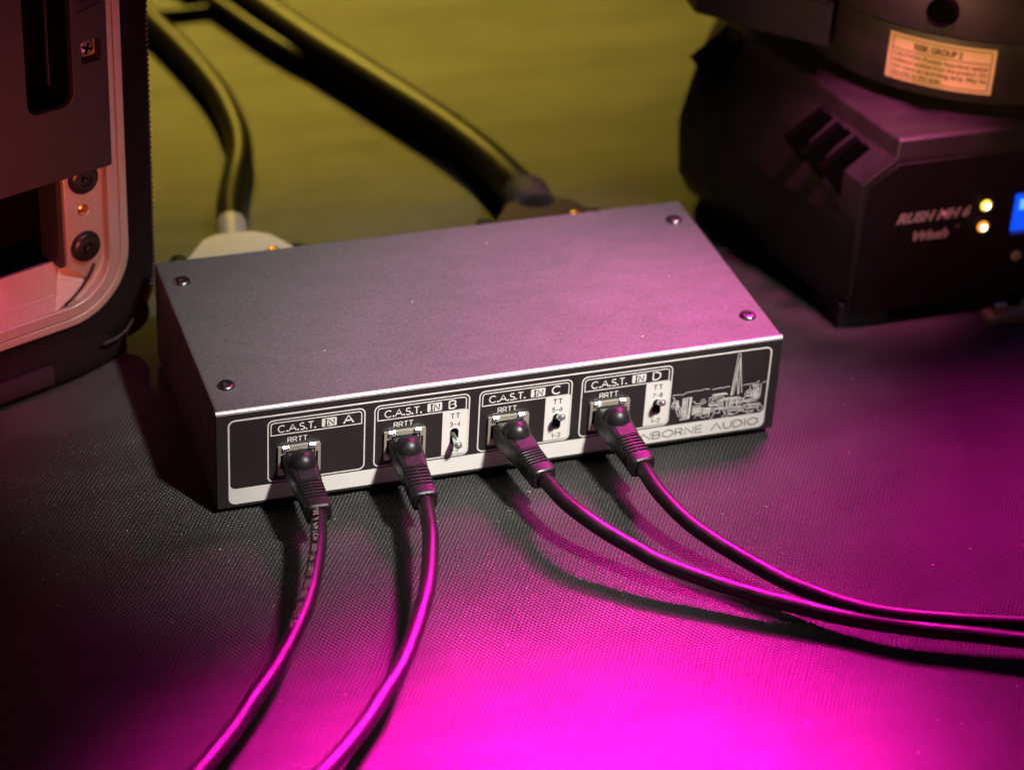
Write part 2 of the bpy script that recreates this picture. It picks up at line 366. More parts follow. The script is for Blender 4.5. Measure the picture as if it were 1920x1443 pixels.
# the skyline drawing
SKY = {
 'ridge':[[(63.95,23.96),(65.88,23.92),(68.08,23.57),(69.69,24.39),(71.61,24.49),(73.29,24.63),(75.02,24.36),(76.43,24.81),(78.64,24.51)],[(79.66,24.03),(81.34,24.25),(82.77,24.48),(83.78,24.14),(85.21,24.5),(86.94,24.29)],[(91.85,24.06),(93.3,24.26),(94.52,24.26),(95.51,24.24)],[(99.71,23.99),(100.67,24.24),(101.86,24.6)]],
 'shard':[[(87.48,20.23),(88.83,38.64),(89.57,38.53),(91.75,20.91)],[(87.72,20.33),(89.46,36.15)],[(88.38,20.36),(89.17,28.59)],[(90.29,20.33),(89.17,28.59),(89.43,36.42)],[(90.57,20.42),(89.8,36.37)]],
 'tower':[[(64.03,23.01),(64.89,22.87),(64.86,20.45),(63.9,19.13)],[(65.28,21.2),(66.48,21.27),(66.8,19.07),(67.91,17.54),(67.53,13.81),(66.86,14.46),(65.63,18.72)],[(68.36,21.78),(68.47,12.84)],[(68.97,21.82),(69.22,12.58)],[(69.44,21.88),(69.77,12.63)],[(70.15,22.04),(70.54,12.77)],[(68.36,21.78),(71.86,21.9)],[(71.86,21.9),(71.5,12.89)],[(71.14,21.88),(71.02,12.83)],[(71.51,21.82),(71.32,12.78)],[(67.63,12.65),(69.34,12.56),(71.51,12.75)],[(68.13,17.77),(68.6,17.97)],[(65.79,20.85),(66.51,16.95)],[(66.16,20.79),(67.65,15.14)]],
 'mid':[[(72.33,19.53),(73.01,19.96),(73.61,18.79),(75.57,18.61),(75.92,20.04),(76.87,20.29),(77.74,18.8),(75.87,18.02)],[(72.25,17.79),(75.65,17.78)],[(72.34,16.83),(75.75,16.82)],[(72.32,15.74),(74.86,15.88)],[(72.42,14.78),(74.97,14.77)],[(72.69,17.04),(72.63,13.79)],[(73.3,16.94),(73.24,13.83)],[(73.92,16.84),(73.84,13.87)],[(74.54,16.74),(74.45,13.91)],[(75.14,16.78),(75.13,13.12)],[(73.61,12.41),(74.13,13.41),(75.34,13.49)],[(75.9,16.52),(75.85,13.27),(76.7,12.04),(78.62,12.41),(79.4,11.88),(79.61,15.93)],[(75.9,16.52),(79.61,15.93)],[(76.09,15.82),(79.42,15.42)],[(76.16,15.13),(79.36,14.74)],[(76.1,14.46),(79.38,14.06)],[(76.04,13.79),(79.38,13.38)],[(76.05,18.67),(76.96,19.33)]],
 'roofs':[[(79.9,21.57),(86.0,21.55)],[(80.07,21.14),(86.17,21.12)],[(80.37,21.76),(85.49,21.76)],[(79.02,20.63),(84.68,20.13),(85.02,19.27)],[(79.02,20.63),(79.02,18.19),(82.66,18.42)],[(80.1,19.65),(82.3,19.57)],[(80.1,19.65),(80.1,18.43)],[(78.72,17.56),(82.52,17.36)],[(79.41,16.78),(82.56,16.95)],[(78.87,17.27),(82.48,16.55)]],
 'hall':[[(82.73,18.96),(82.72,15.43)],[(83.33,18.99),(83.45,15.45)],[(83.95,18.9),(84.18,15.47)],[(85.79,18.87),(86.04,15.3)],[(86.4,18.91),(86.52,15.36)],[(87.13,18.93),(87.38,15.36)],[(87.61,18.99),(87.74,15.44)],[(89.69,19.07),(90.21,15.32)],[(90.18,19.07),(90.69,15.37)],[(91.28,19.09),(91.57,15.23)],[(82.59,19.11),(91.4,19.15)],[(84.75,19.45),(91.4,19.15)],[(88.0,18.79),(89.48,18.75)],[(81.49,15.49),(84.2,15.33),(91.85,14.92),(92.86,14.62)],[(81.53,15.08),(91.91,14.36),(92.95,13.78),(93.01,12.14)],[(88.26,18.62),(88.71,15.56)],[(84.37,18.42),(84.9,15.62)],[(81.75,15.31),(81.46,13.32),(83.67,13.23)],[(83.59,15.29),(83.55,13.25)],[(81.46,13.32),(80.23,10.92)],[(84.49,14.87),(86.0,12.04),(84.61,11.31)],[(85.86,14.65),(85.87,12.2),(87.49,11.93),(86.38,10.74)],[(86.54,14.0),(92.47,13.73)],[(86.6,13.44),(92.29,13.07)],[(86.9,12.85),(89.49,11.61),(92.54,13.03)],[(87.49,11.93),(89.49,11.61)]],
 'dome':[[(94.97,23.51),(95.06,21.61)],[(93.32,18.36),(93.24,20.27),(93.86,21.39),(95.05,21.66),(96.09,21.17),(96.71,19.99),(97.08,17.76)],[(93.99,20.15),(94.93,20.54),(96.21,20.07)],[(93.73,19.1),(96.55,19.2)],[(92.7,18.45),(92.97,17.05),(97.3,16.91),(97.02,18.31)],[(93.54,17.51),(96.75,17.4)],[(92.13,16.91),(96.87,16.29),(98.58,16.43)],[(94.12,21.21),(94.17,18.49)],[(94.71,21.39),(95.05,18.35)],[(95.57,21.39),(96.05,18.19)],[(94.16,16.32),(94.97,15.64),(95.4,16.26)]],
 'block':[[(95.51,24.24),(96.08,23.47),(98.29,23.53),(98.34,25.28),(97.63,24.99),(97.48,24.2),(95.76,24.2)],[(95.88,23.1),(98.58,23.08)],[(96.56,21.37),(98.53,21.33)],[(96.65,20.54),(98.62,20.5)],[(96.9,19.42),(98.75,19.4)],[(96.99,18.59),(98.84,18.57)],[(97.21,17.74),(98.68,17.78)],[(96.38,23.02),(97.3,16.91)],[(97.25,22.88),(98.05,16.79)],[(98.77,23.59),(99.4,23.5),(99.42,17.8)],[(98.13,22.75),(98.9,16.92)]],
 'boats':[[(93.17,15.25),(99.86,15.0),(100.25,13.71),(101.02,13.45),(100.84,11.69),(99.36,11.66)],[(93.68,15.03),(94.11,13.32),(99.19,13.19),(99.62,13.81)],[(95.91,14.95),(96.08,13.42)],[(93.01,13.23),(93.61,12.31),(97.35,11.98),(97.54,12.5)],[(94.39,11.91),(95.46,11.19),(97.38,11.7)],[(98.95,13.09),(99.36,11.66)],[(93.17,15.25),(93.46,13.7)]],
}
mb = MB()
for k, pls in SKY.items():
    for pl in pls:
        mb.tube([(x * .001, -0.00010, z * .001) for x, z in pl], 0.00014 if k != 'ridge' else 0.00012, n=6, flat=((0, 1, 0), 0.3))
# closely drawn facades and windows
for x0, x1, za, zb, n in ((68.3, 70.3, 13.6, 21.4, 6), (72.6, 75.6, 13.9, 17.8, 6), (77.0, 81.2, 13.4, 16.6, 9), (83.6, 86.6, 17.6, 19.9, 5),
                          (87.6, 93.0, 15.6, 19.2, 11), (95.6, 97.6, 17.4, 20.4, 5), (97.4, 99.4, 17.2, 23.0, 5), (94.6, 99.6, 13.2, 15.4, 8), (64.2, 66.4, 17.2, 21.8, 4)):
    for i in range(n):
        x = x0 + (x1 - x0) * i / (n - 1); e0 = random.uniform(0, .9); e1 = random.uniform(0, .9)
        mb.tube([(x * .001, -.00010, (za + e0) * .001), ((x + .05) * .001, -.00010, (zb - e1) * .001)], 0.00008, n=6, flat=((0, 1, 0), 0.3))
    for z in (za + .35 * (zb - za), za + .72 * (zb - za)):
        mb.tube([(x0 * .001, -.00012, z * .001), (x1 * .001, -.00012, (z + .1) * .001)], 0.00009, n=6, flat=((0, 1, 0), 0.3))
mb.build('skyline_drawing', 'ink', box)

def section(ch, L):
    fr = plate('input_section', [rrect(L, L + 35.3, 11.2, 37.4, 2.3, 7), rrect(L + .45, L + 34.85, 11.65, 36.95, 1.9, 7)], -0.00006, 0.00006, 'ink', box)
    fr['label'] = 'white outline and lettering around input ' + ch
    plate('title_outline', [rrect(L + 1.15, L + 34.1, 30.75, 36.2, (0, 0, 1.3, 1.3), 6), rrect(L + 1.5, L + 33.75, 31.1, 35.85, (0, 0, 1.0, 1.0), 6)], -0.00006, 0.00006, 'ink', fr)
    mb = MB()
    write(mb, 'C.A.S.T.', L + 3.9, 31.95, 2.75, 0.44, x1=L + 17.2)
    write(mb, ch, L + 27.6, 32.0, 3.2, 0.60, xs=1.05) if ch != 'A' else write(mb, ch, L + 27.4, 32.0, 3.2, 0.60, xs=1.1)
    write(mb, 'RRTT', L + 7.3, 27.35, 1.95, 0.34, x1=L + 14.3)
    mb.build('lettering', 'ink', fr)
    plate('in_badge', [rrect(L + 19.5, L + 24.9, 31.75, 35.25, 0.5, 4)], -0.00006, 0.00006, 'ink', fr)
    mb = MB(); write(mb, 'JN', L + 20.6, 32.25, 2.45, 0.52, -0.00013, x1=L + 23.9); mb.build('in_lettering', 'dark_ink', fr)
    if ch in SWX:
        x = SWX[ch]
        plate('switch_patch', [rrect(L + 25.3, L + 34.75, 12.0, 30.65, (0.3, 1.5, .2, .2), 5), rrect(x - 1.62, x + 1.62, 16.3, 23.3, 1.61, 6)], -0.00006, 0.00006, 'ink', fr)
        mb = MB(); xc = L + 30.0
        write(mb, 'TT', 0, 27.6, 2.0, 0.34, -0.00013, centre=xc, gap=.3)
        write(mb, SWD[ch][0], 0, 24.2, 1.75, 0.33, -0.00013, centre=xc, gap=.26)
        write(mb, '1-2', 0, 13.0, 1.75, 0.33, -0.00013, centre=xc, gap=.26)
        mb.build('switch_lettering', 'dark_ink', fr)

def jack(ch, L):
    x0, x1, z0, z1 = L + 3.6, L + 18.9, 14.3, 26.0
    j = plate('network_socket', [rrect(x0, x1, z0, z1, 0.3, 2), rrect(L + 5.6, L + 16.9, 16.4, 24.3, 0.2, 1)], -0.0011, 0.0012, 'steel', box, bevel=0.0)
    mb = MB()                                                   # dark well behind the opening
    mb.add([(x * .001, y, z * .001) for y in (0.0005, 0.0100) for x, z in ((L + 4.7, 15.7), (L + 17.7, 15.7), (L + 17.7, 25.1), (L + 4.7, 25.1))],
           [(0, 1, 5, 4), (1, 2, 6, 5), (2, 3, 7, 6), (3, 0, 4, 7), (4, 5, 6, 7)])
    mb.build('socket_well', 'hole_shade', j)
    for xa in (L + 5.1, L + 14.7):                              # sprung earth tabs along the top
        mb = MB(); a, b = xa * .001, (xa + 2.2) * .001
        pr = [(-.0002, .0264), (-.0014, .0268), (-.0021, .0262), (-.0018, .0246), (-.0013, .0246), (-.0015, .0259), (-.0012, .0262), (-.0002, .0259)]
        mb.loft([[(x, y, z) for y, z in pr] for x in (a, b)]); mb.build('spring_tab', 'chrome', j)
    for xa, s in ((L + 4.5, 1), (L + 17.2, -1)):                # dark raised blocks paint in the side slots' shade, with side springs
        MB().box(xa * .001, (xa + .7) * .001, -.00125, -.00085, .0172, .0228).build('side_slot_shade', 'hole_shade', j)
        mb = MB(); b = xa + s * 0.85
        mb.loft([[(x * .001, -y * .001, z) for x, y in ((b, 1.05), (b + s * .5, 1.7), (b + s * .9, 1.05))] for z in (.0170, .0236)])
        mb.build('side_spring', 'steel', j)
    MB().box((L + 6.0) * .001, (L + 7.0) * .001, -.0009, .004, .0205, .0235).build('contact', 'gold', j)

def switch(ch):
    x = SWX[ch] * .001; s = SWD[ch][1]
    sw = MB().box(x - .0019, x + .0019, .0021, .0080, .0160, .0236).build('toggle_switch', 'hole_shade', box)
    mb = MB()
    ax = Vector((0.02, -1.0, 0.72 if s > 0 else -0.10)).normalized()
    q = ax.to_track_quat('Z', 'Y').to_matrix().to_4x4(); q.translation = Vector((x, .0022, .0198 if s > 0 else .0196))
    mb.lathe([(.00095, 0), (.00095, .0015), (.00105, .004), (.00125, .0062), (.00142, .0076), (.00140, .0084), (.00118, .0091), (.0007, .0095), (0, .0096)], 20, q)
    if s < 0: mb.v = [tuple(q @ (Vector((c.x, c.y, c.z * .84)))) for c in (q.inverted() @ Vector(p) for p in mb.v)]
    mb.build('lever', 'chrome', sw, True, 50)
for ch, L in SEC:
    section(ch, L); jack(ch, L)
for ch in SWX: switch(ch)

# lid screws, low button heads with a six-lobe socket
def lid_screw(x, y, rot):
    mb = MB(); T = Matrix.Translation((x, y, Z1)) @ Matrix.Rotation(rot, 4, 'Z')
    n = 36; loops = []
    def ring(r, z, lob=0): return [T @ Vector(((r + lob * math.cos(6 * 2 * math.pi * j / n)) * math.cos(2 * math.pi * j / n), (r + lob * math.cos(6 * 2 * math.pi * j / n)) * math.sin(2 * math.pi * j / n), z)) for j in range(n)]
    loops = [ring(.0031, -.0003), ring(.00312, .0004), ring(.0029, .0009), ring(.0024, .00125), ring(.0017, .0014), ring(.00135, .00138, .00016), ring(.00125, .0001, .00016), ring(.0004, -.0002)]
    mb.loft(loops); return mb.build('lid_screw', 'screw', box, True, 45)
for x, y in ((-.0989, .0889), (-.0988, .0160), (.0985, .0161), (.0980, .0902)): lid_screw(x, y, random.random())

# ================================================================== PATCH CABLES
def superloop(c, ax_x, ax_z, hw, hh, p=4.0, n=20):
    out = []
    for j in range(n):
        a = 2 * math.pi * j / n; ca, sa = math.cos(a), math.sin(a)
        out.append(c + ax_x * hw * math.copysign(abs(ca) ** (2 / p), ca) + ax_z * hh * math.copysign(abs(sa) ** (2 / p), sa))
    return out
CABLES = {
 'A': ([(-77.5,-30.4,18.0),(-79.4,-38.3,18.3),(-82.1,-48.1,18.0),(-85.7,-58.3,17.2),(-91.4,-72.3,16.5),(-97.5,-84.0,15.6),(-104.2,-94.5,14.8),(-111.9,-104.6,14.0),(-120.5,-115.6,13.4),(-128.8,-125.9,13.0),(-138.9,-137.4,12.6),(-149.6,-148.9,12.2),(-160.9,-161.1,12.0),(-184.5,-187.4,12.0)],
       'black patch cable with pale printed jacket, plugged into the input marked A'),
 'B': ([(-39.6,-30.6,17.0),(-41.2,-38.9,17.4),(-43.6,-50.8,17.3),(-46.8,-62.0,17.0),(-51.7,-75.3,16.6),(-57.4,-87.8,16.0),(-64.1,-100.1,15.4),(-72.3,-113.3,14.8),(-81.3,-125.2,14.3),(-89.9,-135.7,14.0),(-100.4,-146.4,13.6),(-111.5,-156.8,13.3),(-124.0,-167.5,13.0),(-149.7,-189.2,13.0)],
       'black patch cable plugged into the input marked B, running towards the bottom edge'),
 'C': ([(4.4,-28.6,17.5),(5.2,-35.5,17.8),(7.1,-44.8,17.5),(11.5,-54.9,16.5),(17.2,-63.2,14.8),(24.2,-71.7,13.0),(30.6,-78.1,11.5),(44.8,-89.8,9.0),(59.2,-100.8,7.4),(66.5,-105.8,7.0),(81.0,-115.7,6.6),(102.7,-129.6,7.5),(118.7,-137.7,8.0),(134.4,-145.5,8.6),(153.4,-154.4,9.0),(185,-168,9)],
       'black patch cable plugged into the input marked C, the nearer of two sweeping right'),
 'D': ([(41.3,-30.0,17.0),(40.9,-36.4,17.2),(41.4,-44.7,16.6),(43.0,-52.7,15.5),(46.1,-61.5,14.0),(51.1,-70.9,12.5),(57.8,-80.7,11.0),(63.5,-89.5,10.0),(69.9,-97.4,9.3),(76.6,-105.1,9.0),(82.6,-111.5,9.0),(91.7,-119.5,9.2),(103.7,-127.0,9.8),(120.2,-133.8,10.4),(136.8,-140.1,11.0),(157.2,-146.9,11.0),(190,-156,11)],
       'black patch cable plugged into the input marked D beside the skyline drawing'),
}
def patch_cable(ch, L, pts, label):
    root = thing('patch_cable', label, 'cable', ((L + 11.2) * .001, -0.001, 0.0), 0, 'patch cables plugged into the box')
    off = Vector(root.location)
    P = [Vector(p) * .001 for p in pts]
    a = Vector(((L + 10.7) * .001, 0.0, 0.0196)); e = P[0]                       # plug axis from the socket mouth to the cord
    d = (e - a).normalized(); sx = d.cross(Vector((0, 0, 1))).normalized() * -1; sz = sx.cross(d).normalized()
    if sz.z < 0: sz = -sz
    Ltot = (e - a).length
    at = lambda s: a + d * s - off
    # moulded body, then the ribbed tail
    mb = MB(); loops = []
    for s, hw, hh in ((-.004, .0056, .0040), (.001, .0057, .0042), (.006, .0056, .0044), (.012, .0052, .0044), (.0165, .00475, .0043), (.0178, .0046, .0042)):
        loops.append(superloop(at(s), sx, sz, hw, hh, 6))
    mb.loft(loops); mb.build('plug_body', 'boot', root, True, 40)
    mb = MB(); loops = []; s = .0178; k = 0
    n_r = 6; pitch = (Ltot - .0178 - .0026) / n_r
    for k in range(n_r):
        f = k / n_r; hw, hh = .00475 - .0002 * f, .0043 - .0002 * f
        s0 = .0178 + k * pitch
        loops += [superloop(at(s0), sx, sz, hw * .70, hh * .70, 5), superloop(at(s0 + pitch * .46), sx, sz, hw * .70, hh * .70, 5),
                  superloop(at(s0 + pitch * .50), sx, sz, hw * .985, hh * .985, 5), superloop(at(s0 + pitch * .58), sx, sz, hw, hh, 5),
                  superloop(at(s0 + pitch * .93), sx, sz, hw, hh, 5), superloop(at(s0 + pitch), sx, sz, hw * .985, hh * .985, 5)]
    loops += [superloop(at(Ltot - .0026), sx, sz, .0046, .0042, 5), superloop(at(Ltot + .0008), sx, sz, .0045, .0041, 5), superloop(at(Ltot + .0014), sx, sz, .0041, .0037, 4)]
    mb.loft(loops)
    v0 = at(.0180); v1 = at(Ltot - .003)                                         # spine bridging the ribs
    mb.loft([[v0 + sx * i + sz * j for i, j in ((-.00045, .0028), (.00045, .0028), (.00045, .0039), (-.00045, .0039))],
             [v1 + sx * i + sz * j for i, j in ((-.00045, .0028), (.00045, .0028), (.00045, .0037), (-.00045, .0037))]])
    mb.build('strain_relief', 'boot', root, True, 30)
    # round latch cover on top
    mb = MB(); c = a + d * .0078 + sz * .0044 - off
    q = Matrix((sx.to_4d(), (-d).to_4d(), sz.to_4d(), (0, 0, 0, 1))).transposed(); q = q.to_3x3().to_4x4(); q.translation = c
    mb.lathe([(.0049 * math.sin(R(t)) if t < 180 else 0, -.0049 * math.cos(R(t)) * .98) for t in range(20, 181, 10)], 32, q)
    mb.build('latch_cover', 'boot', root, True)
    # raised tongue between the cover and the ribs
    mb = MB(); f0 = a + d * .0120 + sz * .0043 - off; f1 = a + d * .0174 + sz * .0042 - off
    mb.loft([[f0 + sx * i + sz * j for i, j in ((-.0031, -.0005), (.0031, -.0005), (.0029, .0004), (-.0029, .0004))],
             [f1 + sx * i + sz * j for i, j in ((-.0034, -.0005), (.0034, -.0005), (.0032, .00035), (-.0032, .00035))]])
    mb.build('latch_tongue', 'boot', root)
    rng = random.Random(ord(ch)); P = P[:3] + [p + Vector((rng.uniform(-1, 1), rng.uniform(-1, 1), rng.uniform(-1, 1))) * .00025 for p in P[3:]]
    path = smooth_path([e - d * .004] + P, 8)
    mb = MB(); mb.tube([p - off for p in path], 0.00285, 20); cord = mb.build('cord', 'cord', root, True, 50)
    if ch == 'A':                                                                # the jacket's printed legend, wrapped on the cord
        cum = [0]
        for i in range(1, len(path)): cum.append(cum[-1] + (path[i] - path[i - 1]).length)
        def on(s, t):
            i = max(j for j in range(len(cum) - 1) if cum[j] <= s); f = (s - cum[i]) / (cum[i + 1] - cum[i])
            p = path[i].lerp(path[i + 1], f); tg = (path[i + 1] - path[i]).normalized()
            side = tg.cross(Vector((0, 0, 1))).normalized(); up = side.cross(tg).normalized()
            ang = R(-24) + t / 0.00285
            return p + (side * math.sin(ang) * -1 + up * math.cos(ang)) * 0.00292 - off
        # text reads along the cord away from the plug; letter tops point to the right
        lines, wd = text_lines('333 2 PATCH 100-TP 11801 ISO-IEC 50173 EN', 1.0, 0.9, 0.42)
        hgt = 0.00165; mb = MB(); s_start = 0.0052
        for l in lines:
            pts = []
            for i in range(len(l) - 1):
                m = max(1, int(((l[i + 1][0] - l[i][0]) ** 2 + (l[i + 1][1] - l[i][1]) ** 2) ** .5 / .25))
                for k in range(m): pts.append((l[i][0] + (l[i + 1][0] - l[i][0]) * k / m, l[i][1] + (l[i + 1][1] - l[i][1]) * k / m))
            pts.append(l[-1])
            w3 = [on(s_start + x * hgt, (0.55 - z) * -1 * hgt * -1) for x, z in pts]
            mb.tube(w3, 0.00011, n=5)
        mb.build('jacket_print', 'cord_ink', cord)
    return root
for ch, L in SEC: patch_cable(ch, L, *CABLES[ch])

# ================================================================== MULTICORE CABLES BEHIND THE BOX
def multicore(label, xc, hood_mat, path, r, neck, yaw=0.0):
    root = thing('multicore_cable', label, 'cable', (xc, D, 0.0), yaw, 'thick multicore cables behind the box')
    # D-shaped connector shell and flange against the back panel
    MB().box(-.0265, .0265, .0004, .0030, .0085, .0215).build('connector_flange', 'steel', root)
    mb = MB(); yz = [(-.0237, .003), (.0237, .003), (.0237, .0335), (.0145, .0485), (.0075, .0525), (-.0075, .0525), (-.0135, .0495), (-.0237, .0335)]
    mb.loft([[(x * k, y if y < .01 else y - (1 - k) * .01, z) for x, y in yz] for z, k in ((.0080, .97), (.0088, 1), (.0212, 1), (.0220, .97))])
    mb.build('connector_hood', hood_mat, root, True, 30)
    for hx, hy in ((.0125, .036),):
        mb = MB(); mb.lathe([(.0021, .0218), (.0021, .0226), (.0016, .0229), (.0008, .0229), (.0007, .0222)], 16, Matrix.Translation((hx, hy, 0)))
        mb.build('hood_screw', 'gold', root, True, 40)
    MB().box(-.014, .008, .0318, .0330, .0219, .0226).build('hood_ridge', hood_mat, root)
    for s in (-1, 1):
        mb = MB(); T = Matrix.Translation((s * .0242, .0, .0150)) @ Matrix.Rotation(R(-90), 4, 'X')
        mb.lathe([(.0014, .003), (.0014, .0300), (.0032, .0305), (.0036, .0312), (.0036, .0455), (.0030, .0462), (0, .0463)], 14, T)
        mb.build('thumbscrew', 'blackscrew', root, True, 40)
    mb = MB(); inv = Matrix.Rotation(-yaw, 4, 'Z') @ Matrix.Translation((-xc, -D, 0))
    pts = [inv @ p for p in smooth_path([Vector(p) * .001 for p in path], 6)]
    rad = [r] * len(pts)
    mb.tube(pts, rad, 20); mb.build('cord', 'loom', root, True, 60)
    mb = MB(); q = pts[:5]
    q = pts[:8] if hood_mat == 'hood_black' else pts[:5]
    mb.tube(q, [neck * (1.0 if i % 2 or len(q) < 8 else 1.12) for i in range(len(q))], 18); mb.build('cable_clamp', 'rubber' if hood_mat == 'hood_black' else hood_mat, root, True, 40)
    return root
multicore('thick black multicore cable with a pale metal connector hood, behind the box at left', -0.0655, 'hood_silver',
    [(-65,153,14),(-56.5,195.6,10.0),(-47.8,225.4,7.0),(-41.4,245.1,6.3),(-37.6,263.8,6.2),(-36.2,284.4,6.2),(-36.4,307.2,6.2),(-39.4,333.0,6.2),(-43.9,358.8,6.2),(-48.4,380.0,6.2),(-55.1,411.0,6.2),(-63.8,448.0,6.2)], .0061, .0066, R(-2))
multicore('thicker black multicore cable with a dark connector hood, running diagonally behind the box', 0.0615, 'hood_black',
    [(63,153,15),(64.7,170.8,14.0),(64.7,188.5,11.5),(62.6,211.3,9.4),(57.5,234.0,8.8),(49.9,257.7,8.8),(40.0,283.8,8.8),(29.7,310.6,8.8),(19.0,337.8,8.8),(10.0,363.6,8.8),(1.1,391.9,8.8),(-6.3,417.0,8.8),(-18.0,448.9,8.8),(-32.1,485.9,8.8)], .0087, .0098, R(-3))
def loose(label, name, pts, r, cat, m):
    root = thing(name, label, cat, tuple(Vector(pts[0]) * .001 * Vector((1, 1, 0)).length * 0 + Vector((pts[0][0] * .001, pts[0][1] * .001, 0))))
    mb = MB(); mb.tube([p - root.location for p in smooth_path([Vector(q) * .001 for q in pts], 6)], r, 12); o = mb.build('cord', m, root, True, 60)
    return root
loose('thin brown-black cable running beside the thick multicore cable at the top', 'loose_cable',
      [(12,335,5),(4,352,5),(-4,373,5),(-11,394,5),(-19,417,5),(-28,440,5),(-40,470,5),(-60,520,5)], .0047, 'cable', 'loom')
loose('short thin cable end lying across the yellow-lit floor near the rack bag', 'cable_end',
      [(-46.5,405.5,3),(-40,405,3),(-33,404.6,3),(-19.6,405.5,3),(-8.1,409.3,3),(0,414,3)], .0026, 'cable', 'loom')

# ================================================================== RACK BAG (left)
bag = thing('rack_bag', 'soft black rack bag with an aluminium frame around its open front', 'rack bag', (-0.173455, 0.091008, 0), R(21.44))
TOP = 235.0
# cloth shell
def ring_loop(x0, x1, z0, z1, r, y, n=8): return [(x * .001, y, z * .001) for x, z in rrect(x0, x1, z0, z1, r, n)]
mb = MB()
mb.loft([ring_loop(-468, 60.5, 24, TOP - 24, 26, .030), ring_loop(-468, 60.5, 24, TOP - 24, 26, -.001),
         ring_loop(-474, 67, 16, TOP - 16, 29, -.0045), ring_loop(-479, 72.5, 8, TOP - 8, 31, -.0035), ring_loop(-482, 74.6, 5, TOP - 5, 31, .001),
         ring_loop(-484, 75.6, 3, TOP - 3, 31, .008), ring_loop(-484, 75.6, 3, TOP - 3, 31, .27), ring_loop(-478, 70, 9, TOP - 9, 28, .28)], True, True)
mb.build('cloth_shell', 'cloth', bag, True, 50)
MB().box(-.462, .0595, .0285, .0295, .0255, .2090).build('interior_shade', 'hole_shade', bag)  # black sheet stands in for the shade of the deep interior
# padded lower lip that bulges forward along the floor
mb = MB(); loops = []
for i in range(40):
    x = -480 + (480 + 61) * i / 39
    w = 1.0 if x < 30 else max(0.15, math.cos((x - 30) / 33 * 1.45))
    b = 9.5 * w + 0.7 * math.sin(x * .19) + 0.5 * math.sin(x * .47 + 1)
    zt = 19.5 + 0.7 * math.sin(x * .13)
    sec = [(6, 0.3), (-b * .55, 0.4), (-b * .95, 3.5), (-b, 8), (-b * .8, 13), (-b * .42, 17.5), (0, zt), (6, zt)]
    loops.append([(x * .001, y * .001, z * .001) for y, z in sec])
mb.loft(loops); mb.build('padded_lip', 'cloth', bag, True, 60)
mb = MB(); loops = []                                            # webbing strip stitched to the lip
for i in range(12):
    x = -180 + (180 + 23) * i / 11
    loops.append([(x * .001, y * .001, z * .001) for y, z in ((-10.6, 5.2), (-11.5, 8.5), (-10.4, 13.2), (-9.2, 13.2), (-10.2, 8.5), (-9.6, 5.2))])
mb.loft(loops); mb.build('webbing_strip', 'strip', bag, True, 40)
# zip: teeth that follow the mouth of the bag, and its pull at the corner
path = [p for p in rrect(-484, 76.0, 3, TOP - 3, 31, 30) if p[0] > 40]
fine = []
zl = [(74.0, TOP - 34 - 1.05 * i) for i in range(int((TOP - 34 - 34) / 1.05))]
cor = [(43 + 31 * math.cos(R(-a)), 34 - 31 * math.sin(R(a))) for a in [1.9 * k for k in range(46)]]
mb = MB()
for i, (x, z) in enumerate(zl + cor):
    s = 1 if i % 2 else -1
    mb.box((x - .75) * .001, (x + .95) * .001, -.0008 + s * .0003, .0012 + s * .0003, (z - .36) * .001, (z + .36) * .001)
o = mb.build('zip_teeth', 'zipm', bag); o['kind'] = 'stuff'
mb = MB(); mb.loft([superloop(Vector((.0640 + .0022 * math.sin(math.pi * t / 10), .004, .0055 + .0190 * t / 10)), Vector((1, 0, 0)), Vector((0, 1, 0)), .0010 + .0062 * math.sin(math.pi * (t + .3) / 10.6) ** .7, .0012 + .0060 * math.sin(math.pi * (t + .3) / 10.6) ** .7, 2.2, 18) for t in range(11)])
mb.build('zip_garage', 'cloth', bag, True, 60)
mb = MB(); mb.tube(smooth_path([(.046, -.0085, .0135), (.051, -.0098, .0150), (.056, -.0092, .0168), (.0605, -.0070, .0190)], 5), [.0006] * 16, 8)
mb.build('zip_pull', 'rubber', bag, True)
# aluminium frame: nested rounded rails with grooves between
def fring(name, a, b, y, t, ra, rb):
    x1 = 61.3; z0 = 23.2
    return plate(name, [rrect(-467 + a, x1 - a, z0 + a, TOP - 23 - a, ra, 10), rrect(-467 + b, x1 - b, z0 + b, TOP - 23 - b, rb, 10)], y, t, 'alu', bag, bevel=0.0004)
fring('frame_rail', 0.4, 2.9, -.0048, .010, 26, 23.5)
fring('frame_rail', 4.2, 8.2, -.0052, .010, 22.2, 18.2)
fring('frame_bed', 0.2, 13.5, -.0015, .009, 26, 13)
plate('rack_rail', [[(36.2, 47.4), (45.6, 39.8), (50.4, 47), (50.4, 112), (36.2, 112)]] + [
    [(43.6 + 2.6 * math.cos(R(a)), zc + 2.6 * math.sin(R(a))) for a in range(0, 360, 20)] for zc in (69.6,)], -.0030, .0024, 'alu', bag, bevel=0.0003)
mb = MB(); mb.loft([[(-.466, -.0040, .0313), (-.466, .0040, .0476), (-.466, .0062, .0470), (-.466, -.0018, .0307)],
                    [(.0290, -.0040, .0313), (.0355, .0040, .0476), (.0355, .0062, .0470), (.0290, -.0018, .0307)]])
mb.add([(.0290, -.0040, .0313), (.0452, -.0026, .0395), (.0357, .0040, .0476)], [(0, 1, 2)])
mb.build('bottom_rail', 'alu', bag)
mb = MB(); mb.tube([( (22 + 26.5 * math.sin(R(a))) * .001, -.0046, (57.5 - 26.5 * math.cos(R(a))) * .001) for a in range(24, 70, 6)], .0005, 8)
mb.build('corner_seam', 'rubber', bag, True)
MB().box(.0338, .0362, -.0008, .012, .047, .112).build('rail_return', 'rubber', bag)  # dark material paints the bag's inner shade onto the aluminium return
